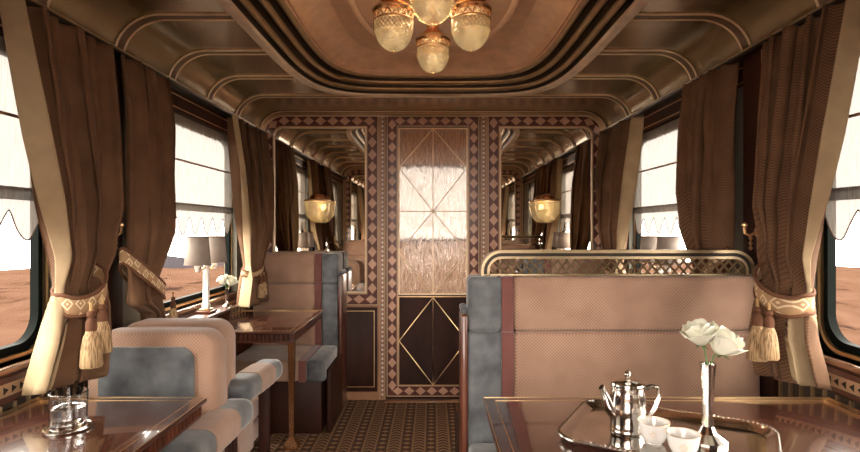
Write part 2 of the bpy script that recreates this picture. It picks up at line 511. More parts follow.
# ribs across the ceiling
def rib(y, full):
    b = MB()
    for s in ((-1, 1) if not full else (1,)):
        path = [cove(t/12) for t in range(13)]
        path = [(x-.004, z-.004) for x, z in path]
        if full: path += [(-x, z) for x, z in reversed(path)]
        else:
            th = 0; ex = min(abs(oval(2*pi*k/720)[0]) for k in range(720) if abs(oval(2*pi*k/720)[1]-y) < .02) if abs(y-YC) < 1.46 else .3
            path += [(ex+.0, CZ-.004)]
        for dy in (-.03, .03): b.tube([(s*x, y+dy, z) for x, z in path], .0052, 8, 'gold_pale')
        for i in range(len(path)-1):
            (xa, za), (xb, zb) = path[i], path[i+1]
            b.quad([(s*xa, y-.03, za), (s*xb, y-.03, zb), (s*xb, y+.03, zb), (s*xa, y+.03, za)], 'rib_ground')
    trim(b)
for k in range(8):
    y = 3.763 - .472*k
    if y < .4: continue
    rib(y, k == 0 or y < .78)
for s in (-1, 1):
    b = MB(); b.box(min(s*WX, s*1.285), max(s*WX, s*1.285), YR, YB, 2.034, 2.046, 'bronze_dark', .003)
    b.tube([(s*1.284, YR, 2.048), (s*1.284, YB, 2.048)], .005, 8, 'brass_old'); trim(b)
# pilasters between the windows with a dotted inlay
for s in (-1, 1):
    b = MB(); xa, xb = s*WX, s*1.318
    b.box(min(xa, xb), max(xa, xb), 2.13, 2.34, FZ, 2.034, 'mahogany_dark', .004)
    xi = s*1.316
    for yy in (2.19,): 
        b.box(min(xi, xb), max(xi, xb), yy-.016, yy+.016, .95, 2.03, 'marq_line')
        for q in range(36):
            z = .97+q*.03
            b.quad([(s*1.3155, yy+.009, z), (s*1.3155, yy, z+.011), (s*1.3155, yy-.009, z), (s*1.3155, yy, z-.011)], 'marq_ground')
    trim(b)
# wall grille strip with triangular cut-outs under the windows
for s in (-1, 1):
    for y0, y1 in ((.40, 2.16), (2.37, 3.95)):
        b = MB(); xa, xb = s*WX, s*(WX-.012)
        b.box(min(xa, xb), max(xa, xb), y0, y1, .775, .85, 'mahogany', .002)
        x2 = s*(WX-.014); b.box(min(xb, x2), max(xb, x2), y0, y1, .79, .83, 'marq_line')
        x3 = s*(WX-.0155)
        n = int((y1-y0)/.034)
        for q in range(n):
            y = y0+.01+q*.034
            b.quad([(x3, y, .797), (x3, y+.022, .81), (x3, y, .823)], 'bronze_dark')
        b.box(min(xa, s*(WX-.004)), max(xa, s*(WX-.004)), y0, y1, .55, .765, 'grille_dark')
        for q in range(int((y1-y0)/.06)):
            y = y0+.03+q*.06; b.box(min(xa, x2), max(xa, x2), y, y+.012, .55, .765, 'brass_old', .002)
        trim(b)

# windows
def window(n, s, y0, y1):
    w = structure('window_%d' % n, (s*1.40, (y0+y1)/2, .90))
    mp = lambda u, v, d: Vector((s*d, u, v))
    z0, z1 = .90, 1.91
    outer = [(y0-.02, z0-.02), (y1+.02, z0-.02), (y1+.02, z1+.02), (y0-.02, z1+.02)]
    inner = rrect(y0+.03, y1-.03, z0+.03, z1-.03, .09, 8)
    b = MB()
    # filled plate between rectangle and rounded opening
    for dd, m in ((1.385, 'frame_black'), (1.407, 'frame_black')):
        vo = []; cy, cz = (y0+y1)/2, (z0+z1)/2
        vi = [b.bm.verts.new(mp(u, v, dd)) for u, v in inner]
        for u, v in inner:
            k = min(((y1-y0)/2+.02)/max(1e-9, abs(u-cy)), ((z1-z0)/2+.02)/max(1e-9, abs(v-cz)))
            vo.append(b.bm.verts.new(mp(cy+(u-cy)*k, cz+(v-cz)*k, dd)))
        idx = b.mi(m); L = len(vi)
        for i in range(L):
            f = b.bm.faces.new((vi[i], vi[(i+1) % L], vo[(i+1) % L], vo[i])); f.material_index = idx
    b.ribbon(inner, -.012, 0, 1.378, 1.407, mp, 'frame_black', True)
    b.build('window_frame', None, w)
    b = MB(); ol = rrect(y0-.012, y1+.012, z0-.012, z1+.012, .11, 8)
    b.ribbon(ol, 0, .012, 1.372, 1.386, mp, 'gold', True)
    b.build('gold_bead', None, w)
    b = MB(); b.ribbon(inner, 0, 0, 1.40, 1.40, mp) if False else None
    b.quad([mp(y0+.0, z0+.0, 1.402), mp(y1, z0, 1.402), mp(y1, z1, 1.402), mp(y0, z1, 1.402)])
    b.build('pane', 'window_glass', w, smooth=False)
    b = MB(); xa, xb = s*1.395, s*1.325
    b.box(min(xa, xb), max(xa, xb), y0-.10, y1+.10, .862, .880, 'copper_wood', .004)
    b.box(min(s*1.328, s*1.322), max(s*1.328, s*1.322), y0-.10, y1+.10, .876, .884, 'silver', .001)
    b.build('window_sill', None, w)
window(1, -1, 2.58, 3.75); window(2, -1, .78, 1.95); window(3, 1, 2.58, 3.75); window(4, 1, .78, 1.95)

# blinds
def blind(s, y0, y1, label):
    X = s*1.366
    t = thing('roman_blind', (X, (y0+y1)/2, 1.28), label, 'blind', 'white roman blinds in the windows')
    zb = 1.44
    def cl(u, v):
        y = y0+(y1-y0)*u; z = zb+(1.925-zb)*v
        return Vector((X + .0025*sin(u*150)+.0015*sin(u*71+2) - s*.004*abs(sin(v*2*pi)), y, z))
    MB().grid(cl, 160, 8).build('blind_cloth', 'sheer_cloth', t)
    b = MB(); x0, x1 = X-.008, X+.008
    b.box(x0, x1, y0, y1, zb-.03, zb+.012, 'sheer_cloth', .005)
    b.build('bottom_hem_bar', None, t)
    b = MB(); b.box(X-s*.006-.003, X-s*.006+.003, y0, y1, 1.676, 1.686, 'piping', .001); b.build('cord', None, t)
    N = 7; per = (y1-y0)/N
    def dz(u):
        f = (u*N) % 1.0
        return .035 + .10*max(0, sin(pi*f))**1.3
    nu = 140
    MB().grid(lambda u, v: Vector((X+.002*sin(u*90), y0+(y1-y0)*u, zb-.03-dz(u)*v)), nu, 4).build('scalloped_edge', 'sheer_cloth', t)
    b = MB(); b.tube([(X+.002*sin(k/nu*90), y0+(y1-y0)*k/nu, zb-.03-dz(k/nu)) for k in range(nu+1)], .0028, 5, 'shade_trim')
    b.build('edge_piping', None, t)
blind(-1, 2.60, 3.73, 'white sheer roman blind with scalloped edge in the far left window')
blind(-1, .80, 1.93, 'white sheer roman blind in the near left window, cut by the frame')
blind(1, 2.60, 3.73, 'white sheer roman blind with scalloped edge in the far right window')
blind(1, .80, 1.93, 'white sheer roman blind in the near right window, cut by the frame')

# ------------------------------------------------------------------ end walls
def end_wall(y, n, name, words, opening):
    """n = direction into the room along y (-1 back wall, +1 rear wall)"""
    mp = lambda u, v, d: Vector((u, y + n*d, v))
    yo = y - n*.08
    b = MB(); ya, yb_ = min(y, yo), max(y, yo)
    b.box(-1.43, -.37, ya, yb_, FZ, 2.23, 'copper_wood'); b.box(.37, 1.43, ya, yb_, FZ, 2.23, 'copper_wood')
    b.box(-.37, .37, ya, yb_, 2.19, 2.45, 'copper_wood'); b.box(-1.43, -.37, ya, yb_, 2.23, 2.45, 'copper_wood'); b.box(.37, 1.43, ya, yb_, 2.23, 2.45, 'copper_wood')
    b.build(name, kind='structure', smooth=False)
    # gold arch mouldings following the cove
    b = MB(); path = [(x-.006, z-.006) for x, z in [cove(t/12) for t in range(13)]]
    path = path + [(-x, z) for x, z in reversed(path)]
    path = [(path[0][0], 1.0)] + path + [(path[-1][0], 1.0)]
    for o, m in ((0, 'gold_pale'), (.017, 'gold'), (.034, 'gold_pale')): 
        b.ribbon(path, o, o+.008, 0, .014, mp, m)
    trim(b)
    for s in (-1, 1):
        # dotted pilaster strip
        b = MB(); x0, x1 = s*.39-.022, s*.39+.022
        b.box(x0, x1, min(y, y+n*.006), max(y, y+n*.006), FZ, 2.185, 'copper_wood')
        for xx in (x0, x1-.004): b.box(xx, xx+.004, min(y, y+n*.010), max(y, y+n*.010), FZ, 2.185, 'marq_line')
        for q in range(63):
            z = .02+q*.0345; b.box(s*.39-.007, s*.39+.007, min(y, y+n*.0075), max(y, y+n*.0075), z, z+.016, 'white_china')
        trim(b, smooth=False)
        # lower wooden panel with gold line
        b = MB(); x0, x1 = sorted((s*.43, s*1.30))
        b.box(x0, x1, min(y, y+n*.01), max(y, y+n*.01), .05, .70, 'mahogany_dark', .003)
        b.ribbon(rrect(x0+.02, x1-.02, .085, .675, 0), 0, .006, .010, .0125, mp, 'gold', True)
        trim(b)
        # mirror with marquetry frame
        side = words[0 if s < 0 else 1]
        t = thing('wall_mirror', (s*.868, y+n*.01, .70), side, 'mirror', 'marquetry framed mirrors on the end walls')
        x0, x1 = sorted((s*.468, s*1.275)); rad = (0,0,.11,0) if s > 0 else (0,0,0,.11)
        b = MB(); marquetry(b, rrect(x0, x1, .762, 2.138, rad), .092, mp, .002, True); b.build('marquetry_frame', None, t, smooth=False)
        x2, x3 = sorted((s*.515, s*1.228)); ra2 = (0,0,.075,0) if s > 0 else (0,0,0,.075)
        pth = rrect(x2, x3, .812, 2.09, ra2)
        b = MB(); f = b.bm.faces.new([b.bm.verts.new(mp(u, v, .009)) for u, v in pth]); b.build('mirror_glass', 'mirror', t, smooth=False)
        b = MB(); b.ribbon(pth, 0, .010, .002, .014, mp, 'gold_pale', True); b.build('gilt_edge', None, t)
end_wall(YB, -1, 'wall_back', ('mirror in diamond marquetry frame left of the glazed door', 'mirror in diamond marquetry frame right of the glazed door, above the grille'), False)
end_wall(YR, 1, 'wall_rear', ('rear mirror beside the open doorway, seen reflected in the left mirror', 'rear mirror beside the open doorway, seen reflected in the right mirror'), True)

# door
d = structure('door_1', (0, YB, FZ))
mp = lambda u, v, w: Vector((u, YB - w, v))
b = MB()
b.box(-.37, .37, YB-.0, YB+.04, FZ, .80, 'mahogany_dark'); b.box(-.37, .37, YB, YB+.04, 2.08, 2.19, 'mahogany_dark')
for s in (-1, 1): b.box(*sorted((s*.265, s*.37)), YB, YB+.04, .80, 2.08, 'mahogany_dark')
b.build('leaf', None, d, smooth=False)
b = MB(); marquetry(b, rrect(-.315, .315, .055, 2.138, 0), .086, mp, .002, True); b.build('marquetry_band', None, d, smooth=False)
b = MB(); b.quad([(-.27, YB+.02, .79), (.27, YB+.02, .79), (.27, YB+.02, 2.09), (-.27, YB+.02, 2.09)])
b.build('textured_glass', 'reeded_glass', d, smooth=False)
b = MB(); b.ribbon(rrect(-.268, .268, .796, 2.085, 0), 0, .010, .0, .012, mp, 'gold_pale', True)
b.ribbon(rrect(-.268, .268, .095, .785, 0), 0, .006, .0, .006, mp, 'gold', True)
b.build('gilt_frame', None, d)
b = MB()
def ln(x0, z0, x1, z1, w=.0035, m='gold_pale', dp=-.012): b.tube([(x0, YB+dp, z0), (x1, YB+dp, z1)], w, 6, m)
zt, zm, z3, zb_ = 2.078, 1.775, 1.44, .80
z4 = 1.125
for s in (-1, 1):
    ln(0, zt, s*.262, zm); ln(s*.262, zm, 0, z3); ln(0, z3, s*.262, z4); ln(s*.262, z4, 0, zb_)
ln(0, zt, 0, zb_); ln(-.262, z3, .262, z3)
b.build('glazing_bars', None, d)
b = MB()
for s in (-1, 1):
    ln(0, .775, s*.262, .44, .003, 'gold', -.002); ln(s*.262, .44, 0, .10, .003, 'gold', -.002)
ln(0, .775, 0, .10, .003, 'gold', -.002)
b.build('gold_inlay', None, d)
b = MB(); b.box(-.37, .37, YB-.07, YB, FZ, FZ+.006, 'copper_wood', .002); trim(b)

# vestibules beyond the two ends
def vestibule(name, y0, y1, zt, end):
    b = MB()
    b.box(-1.0, 1.0, y0, y1, FZ-.05, FZ, 'carpet'); b.box(-1.0, 1.0, y0, y1, 2.3, 2.34, 'vestibule')
    for s in (-1, 1):
        b.box(*sorted((s*1.0, s*1.04)), y0, y1, FZ, .8, 'vestibule'); b.box(*sorted((s*1.0, s*1.04)), y0, y1, 2.0, 2.3, 'vestibule')
        b.box(*sorted((s*1.0, s*1.04)), y0, y0+.12, .8, 2.0, 'vestibule'); b.box(*sorted((s*1.0, s*1.04)), y1-.12, y1, .8, 2.0, 'vestibule')
    if end:
        ye = y1
        b.box(-1, 1, ye, ye+.04, 1.87, 2.3, 'vestibule'); b.box(-1, 1, ye, ye+.04, FZ, 1.22, 'vestibule')
        for s in (-1, 1): b.box(*sorted((s*.62, s*1.0)), ye, ye+.04, 1.22, 1.87, 'vestibule')
    b.build(name, kind='structure', smooth=False)
vestibule('wall_vestibule_front', YB+.08, 5.3, 2.3, True)
vestibule('wall_vestibule_rear', -1.3, YR-.08, 2.3, False)
t = thing('roman_blind', (0, 5.285, 1.2), 'pale sheer blind added to dim the window behind the end door glass', 'blind')  # sheer cloth added to tone down the bright window behind the door
MB().grid(lambda u, v: Vector((-.64+1.28*u, 5.285+.004*sin(u*120), 1.2+.69*v)), 120, 4).build('blind_cloth', 'sheer_cloth', t)
b = MB(); b.box(-.65, .65, 5.277, 5.295, 1.19, 1.205, 'mahogany'); b.build('bottom_bar', None, t)

# ------------------------------------------------------------------ curtains
def interp(tab, z):
    tab = sorted(tab)
    if z <= tab[0][0]: return tab[0][1:]
    for a, c in zip(tab, tab[1:]):
        if z <= c[0]:
            f = (z-a[0])/(c[0]-a[0])
            return [p+(q-p)*f for p, q in zip(a[1:], c[1:])]
    return tab[-1][1:]
def curtain(s, tab, folds, label, seed, wide=False):
    """tab rows: z, y0 (window edge), y1 (pillar edge), x centre, fold depth"""
    rnd = random.Random(seed); ph = [rnd.uniform(0, 6.28) for _ in range(4)]
    zt, zb = tab[0][0], tab[-1][0]
    def P(u, z, off=0):
        y0, y1, xc, A = interp(tab, z)
        du = .02*sin(3*z+ph[0]+u*5)*sin(pi*u)
        uu = u+du
        w = sin(2*pi*folds*uu+ph[1]+.5*sin(2.2*z+ph[3])) + .55*sin(2*pi*folds*.57*uu+ph[2]+z*.9) + .4*sin(2*pi*folds*2.1*uu+ph[3]-z*1.3)*max(.2, min(1, (z-1.0)/.6))
        w = max(-1.5, min(1.5, w*1.15))
        side = -s
        if wide: xc -= .07*u*max(0, min(1, (1.3-z)/.35))
        return Vector((s*xc + side*(A*w*1.4 + off) , y0+(y1-y0)*u + (.3*(y1-y0)/folds)*sin(2*(2*pi*folds*uu+ph[1]))*sin(pi*u)*min(1, A/.02), z + (.008*sin(u*folds*6+ph[3]) if z < zb+.02 else 0)))
    yc = (tab[0][1]+tab[0][2])/2
    t = thing('curtain', (s*1.27, yc, zb), label, 'curtain', 'brown checked curtains beside the windows')
    def sp(z): return .05 + .23*max(0, min(1, (zc-z)/.12)) if wide else .08
    zc = 1.13
    NU, NV = 90, 60
    st = lambda z: .16*max(0, min(1, (1.08-z)/.15)) if wide and s > 0 else 0
    def DP(u, v):
        z = zb+(zt-zb)*v; a = st(z)+sp(z); return P(a+(1-a)*u, z)
    MB().grid(DP, NU, NV).build('drape', 'curtain', t, angle=80, thick=.003)
    def LP(u, v):
        z = zb+(zt-zb)*v; return P(st(z)+sp(z)*u, z)
    if wide and s > 0: MB().grid(lambda u, v: P(st(zb+(1.08-zb)*v)*u, zb+(1.08-zb)*v), 14, 16).build('drape_fold', 'curtain', t, angle=80, thick=.003)
    MB().grid(LP, 14, NV).build('cream_lining_edge', 'lining', t, angle=80, thick=.003)
    return t
L1 = [(2.034, 1.67, 2.165, 1.303, .022), (1.7, 1.715, 2.15, 1.275, .026), (1.4, 1.765, 2.13, 1.255, .030), (1.22, 1.80, 2.04, 1.24, .024), (1.12, 1.79, 1.965, 1.235, .012), (1.05, 1.77, 1.96, 1.235, .018), (.95, 1.74, 1.93, 1.24, .022), (.80, 1.69, 1.92, 1.25, .024)]
L2 = [(2.034, 2.70, 2.27, 1.303, .020), (1.8, 2.70, 2.26, 1.275, .022), (1.5, 2.66, 2.24, 1.265, .024), (1.3, 2.63, 2.22, 1.255, .026), (1.10, 2.47, 2.22, 1.24, .014), (1.0, 2.45, 2.22, 1.235, .022), (.95, 2.46, 2.37, 1.235, .02), (.80, 2.50, 2.38, 1.235, .018)]
L3 = [(2.034, 3.50, 4.20, 1.303, .022), (1.7, 3.52, 4.20, 1.27, .028), (1.30, 3.58, 4.12, 1.25, .028), (1.06, 3.62, 3.92, 1.235, .016), (.98, 3.58, 3.93, 1.235, .028), (.80, 3.50, 3.975, 1.235, .030)]
for s, w in ((-1, 'left'), (1, 'right')):
    if s > 0:
        L1 = L1[:4] + [(1.12, 1.79, 1.98, 1.235, .012), (1.05, 1.79, 2.0, 1.235, .018), (.95, 1.79, 2.0, 1.24, .020), (.80, 1.745, 1.98, 1.25, .020)]
        L2 = [(2.034, 2.81, 2.38, 1.303, .022), (1.8, 2.80, 2.38, 1.28, .026), (1.5, 2.80, 2.37, 1.27, .026), (1.3, 2.71, 2.36, 1.255, .026), (1.10, 2.56, 2.35, 1.24, .014), (.98, 2.52, 2.37, 1.235, .022), (.80, 2.56, 2.38, 1.235, .024)]
    curtain(s, L1, 5.5, 'brown curtain with cream edge hanging at the near %s window, closest to the viewer' % w, 3+s, True)
    curtain(s, L2, 5, 'brown curtain on the far side of the %s pillar, over the chair backs' % w if s < 0 else 'brown curtain on the far side of the right pillar, above the brass grille', 11+s)
    curtain(s, L3, 5, 'narrow tan curtain in the far %s corner by the end mirror' % w, 23+s)

def tassel(b, top, h, r):
    x, y, z = top
    b.tube([(x, y, z), (x, y, z-h*.16)], r*.16, 6, 'rope_gold')
    b.lathe([(.001, 0), (r*.34, -h*.02), (r*.42, -h*.07), (r*.25, -h*.12), (r*.5, -h*.18), (r*.52, -h*.27), (r*.42, -h*.33)], (x, y, z-h*.12), 14, 'fringe')
    b.lathe([(r*.45, 0), (r*.7, -h*.10), (r*.9, -h*.30), (r*1.0, -h*.52), (r*.9, -h*.55), (.001, -h*.50)], (x, y, z-h*.43), 40, 'tassel_strands',
            wob=lambda a, q: .05*sin(a*20))
def tieback(s, yc, hw, zc, xc, dz, label, tas, rx=.06, ts=1.0):
    """band round the gathered curtain, sloping by dz towards the pillar"""
    t = thing('curtain_tieback', (s*xc, yc, zc-.22), label, 'curtain tieback', 'gold tasselled curtain tiebacks')
    N = 48; H = .055*ts
    def ctr(u):
        a = 2*pi*u; yy = yc + hw*cos(a)
        return Vector((s*xc - s*(-1)*0 + s*rx*sin(a), yy, zc + dz*cos(a) - .035*max(0, -s*0 + abs(sin(a)))*(1 if sin(a) < 0 else .3)))
    def cl(u, v):
        p = ctr(u); return p + Vector((0, 0, (v-.5)*H))
    MB().grid(cl, N, 3, cu=True).build('embroidered_sash', 'embroidered_band', t, thick=.004)
    b = MB()
    for e in (-.55, .55): b.tube([ctr(k/N)+Vector((0, 0, e*H)) for k in range(N)], .0065*ts, 6, 'fringe', closed=True)
    b.build('fringe_cord', None, t)
    for (yy, zz, h, r) in tas:
        b = MB(); tassel(b, (s*(xc-rx-.018), yy, zz), h, r); b.build('tassel', None, t)
for s, w in ((-1, 'left'), (1, 'right')):
    tieback(s, 1.872 if s < 0 else 1.885, .092 if s < 0 else .115, 1.115, 1.20, .045, 'gold embroidered tieback with two big tassels on the near %s curtain' % w,
            [(1.79, 1.075, .215, .034), (1.85, 1.085, .19, .031)] if s < 0 else [(1.885, 1.075, .215, .034), (1.82, 1.07, .19, .031)], .07)
    tieback(s, 2.345 if s < 0 else 2.45, .15 if s < 0 else .13, 1.12, 1.235, -.085, 'gold embroidered tieback round the %s curtain beyond the pillar' % w,
            [(2.46 if s < 0 else 2.54, 1.03, .17, .024)], .055)
    tieback(s, 3.77, .175, 1.05, 1.235, .03, 'gold rope tieback on the narrow curtain in the far %s corner' % w,
            [(3.72, 1.01, .17, .026), (3.79, 1.01, .16, .024)], .052, .6)
    # brass hook on the pillar
    t = thing('curtain_hook', (s*1.318, 2.225, 1.22), 'brass curtain hook on the dark %s window pillar' % w, 'hook', 'brass hooks on the pillars')
    b = MB(); b.lathe([(.001, 0), (.022, .002), (.02, .008), (.001, .01)], (0,0,0), 16, 'gold', M=Matrix.Translation((s*1.318, 2.225, 1.300)) @ Matrix.Rotation(-s*pi/2, 4, 'Y')); b.build('back_plate', None, t)
    b = MB(); b.tube([(s*1.31, 2.225, 1.300), (s*1.28, 2.225, 1.285), (s*1.262, 2.225, 1.295), (s*1.26, 2.225, 1.320)], .006, 8, 'gold')
    b.lathe([(.001,-.012),(.011,-.004),(.011,.004),(.001,.012)], (s*1.26, 2.225, 1.328), 12, 'gold'); b.build('hook_arm', None, t)
    b = MB()
    for q in range(3): 
        b.lathe([(.001,-.011),(.009,0),(.001,.011)], (s*1.285, 2.225, 1.275-q*.02), 10, 'gold')
    b.build('bead_chain', None, t)

# ------------------------------------------------------------------ tables
def table(x0, x1, y0, y1, label, leg, legs_y):
    t = thing('dining_table', ((x0+x1)/2, (y0+y1)/2, FZ), label, 'table', 'mahogany dining tables')
    b = MB(); b.box(x0, x1, y0, y1, .733, .75, 'mahogany_top', .004, 3); b.build('tabletop', None, t)
    mp = lambda u, v, w: Vector((u, v, w))
    b = MB(); b.ribbon(rrect(x0+.035, x1-.035, y0+.035, y1-.035, .0), 0, .003, .7498, .7504, mp, 'gold', True)
    b.ribbon(rrect(x0+.001, x1-.001, y0+.001, y1-.001, .0), 0, .002, .7498, .7504, mp, 'gold', True)
    b.build('brass_inlay', None, t)
    b = MB(); b.box(x0+.022, x1-.022, y0+.022, y1-.022, .69, .733, 'mahogany_dark')
    per = []
    n = int((x1-x0-.03)/.024); m = int((y1-y0-.03)/.024)
    for k in range(n):
        x = x0+.018+(k+.25)*(x1-x0-.036)/n
        for yy in (y0+.008, y1-.026): b.box(x, x+.012, yy, yy+.018, .697, .731, 'mahogany', .002, 1)
    for k in range(m):
        y = y0+.018+(k+.25)*(y1-y0-.036)/m
        for xx in (x0+.008, x1-.026): b.box(xx, xx+.018, y, y+.012, .697, .731, 'mahogany', .002, 1)
    b.box(x0+.014, x1-.014, y0+.014, y1-.014, .685, .696, 'mahogany', .003)
    b.build('fluted_apron', None, t)
    for lx, ly in leg:
        b = MB(); b.lathe([(.045, .685), (.040, .66), (.028, .62), (.022, .3), (.020, .06), (.026, .045), (.055, .02), (.062, FZ+.004), (.062, FZ)], (lx, ly, 0), 4, 'copper', rot=pi/4)
        b.build('leg', None, t)
    return t
table(-1.325, -.75, 2.99, 3.78, 'small mahogany table with brass leg at the far left window', [(-.855, 3.33)], 0)
table(-1.325, -.757, .93, 1.844, 'glossy mahogany table at lower left holding a single tumbler', [(-.86, 1.2)], 0)
table(.168, 1.325, .93, 1.844, 'wide glossy mahogany table at lower right carrying the silver tray', [(.30, 1.2), (1.15, 1.2)], 0)

# ------------------------------------------------------------------ benches
def bench(x0, x1, yf, d, label, inner, zt=1.12, seatd=.50, edge=.135, band=.048, back=.16, roll=.03):
    """yf front face of the backrest; d = direction the sitter faces (-1 camera, +1 away); inner = aisle side (-1: at x0, +1: at x1)"""
    t = thing('bench', ((x0+x1)/2, yf, FZ), label, 'bench', 'pink upholstered benches')
    Y = lambda a, c: sorted((yf + d*a, yf + d*c))
    if inner < 0: g = (x0, x0+edge); m_ = (g[1], g[1]+band); p = (m_[1], x1)
    else: g = (x1-edge, x1); m_ = (g[0]-band, g[0]); p = (x0, m_[0])
    zs = zt-.22
    def seg(nm, xr, mat, e=0.0, bev=.022):
        b = MB(); y0, y1 = Y(e, -back)
        b.box(*xr, y0, y1, zs+.001, zt, mat, bev, 4); b.box(*xr, *Y(e+.004, -back), .40, zs, mat, bev, 4); b.build(nm, None, t)
    seg('backrest', p, 'pink'); seg('maroon_stripe', m_, 'maroon', -.001, .004); seg('velvet_wing', g, 'grey_velvet', .006, .02)
    b = MB(); b.tube([(p[0]+.01, yf+d*.0, zs), (p[1]-.01, yf+d*.0, zs)], .004, 6, 'piping'); b.build('piping', None, t)
    for nm, xr, mat in (('seat_cushion', p, 'pink'), ('seat_stripe', m_, 'maroon'), ('seat_velvet_end', g, 'grey_velvet')):
        b = MB(); b.box(*xr, *Y(.012, seatd), .33, .467, mat, .025 if mat != 'maroon' else .004, 4); b.build(nm, None, t)
    b = MB(); b.box(x0+.01, x1-.03, *Y(.02, seatd-.05), FZ, .33, 'mahogany_dark', .006)
    b.build('base', None, t)
    if inner < 0: xr = (x0-.03, x0)
    else: xr = (x1, x1+.03)
    b = MB(); b.box(*xr, *Y(.01, -back), FZ, .97, 'mahogany', .01, 3)
    b.box(*xr, *Y(.01, seatd-.06), FZ, .40, 'mahogany_dark', .01, 3); b.build('side_panel', None, t)
    b = MB(); b.box(xr[0], xr[1], *Y(.0, -back+.02), .971, 1.0, 'grey_velvet', .012, 3); b.build('armrest_pad', None, t)
    return t
bench(.14, 1.315, 2.20, -1, 'long pink bench with grey velvet end, topped by the brass grille', -1, back=.055)
bench(.14, 1.16, 2.32, 1, 'far-facing bench backing onto the long pink bench under the grille', -1, back=.055)
bench(-1.315, -.69, 4.00, -1, 'pink and grey bench against the end wall below the left mirror', 1, edge=.12, back=.22, zt=1.126)
bench(-1.315, -.69, .50, 1, 'bench at the rear wall, glimpsed in the left mirror', 1, edge=.12, back=.20, zt=1.126)
bench(.69, 1.315, .50, 1, 'bench at the rear wall, glimpsed in the right mirror', -1, edge=.12, back=.20, zt=1.126)
bench(.69, 1.315, 4.00, -1, 'bench against the end wall below the right mirror, beyond the brass grille', -1, edge=.12, back=.22, zt=1.126)

# brass grille on the bench
t = thing('bench_grille', (.77, 2.262, 1.121), 'brass lattice grille with rounded ends on top of the long pink bench', 'grille')
mpb = lambda u, v, w: Vector((u, w, v))
gx0, gx1, gz0, gz1 = .195, 1.312, 1.121, 1.226
pt = [(gx1, gz0)]
for k in range(9): a = k/8*pi/2; pt.append((gx1-.085+.085*cos(a), gz1-.085+.085*sin(a)))
for k in range(9): a = pi/2+k/8*pi/2; pt.append((gx0+.085+.085*cos(a), gz1-.085+.085*sin(a)))
pt.append((gx0, gz0))
b = MB(); b.ribbon(pt, 0, .012, 2.235, 2.29, mpb, 'brass_old'); b.ribbon(pt, .012, .026, 2.248, 2.277, mpb, 'bronze_dark'); b.ribbon(pt, .026, .036, 2.240, 2.285, mpb, 'brass_old')
b.box(gx0, gx1, 2.240, 2.285, gz0, gz0+.006, 'brass_old', .001); b.build('grille_frame', None, t)
b = MB(); p = .037; zlo, zhi = gz0+.004, gz1-.034
for sl in (1, -1):
    x = gx0-.1
    while x < gx1+.1:
        # bar from bottom to top with slope, clipped in x and under the rounded corners
        H = zhi-zlo; W = H/1.15
        xa, xb = (x, x+W) if sl > 0 else (x+W, x)
        pts = []
        for q in range(13):
            f = q/12; xx = xa+(xb-xa)*f; zz = zlo+H*f
            ok = gx0+.03 < xx < gx1-.03
            for cx in (gx0+.085, gx1-.085):
                if (xx < cx) == (cx < .8) and zz > gz1-.085 and math.hypot(xx-cx, zz-(gz1-.085)) > .055: ok = False
            if ok: pts.append((xx, 2.2625+sl*.0015, zz))
        if len(pts) >= 2: b.tube([pts[0], pts[-1]], .0046, 6, 'brass_old')
        x += p
b.build('lattice', None, t)

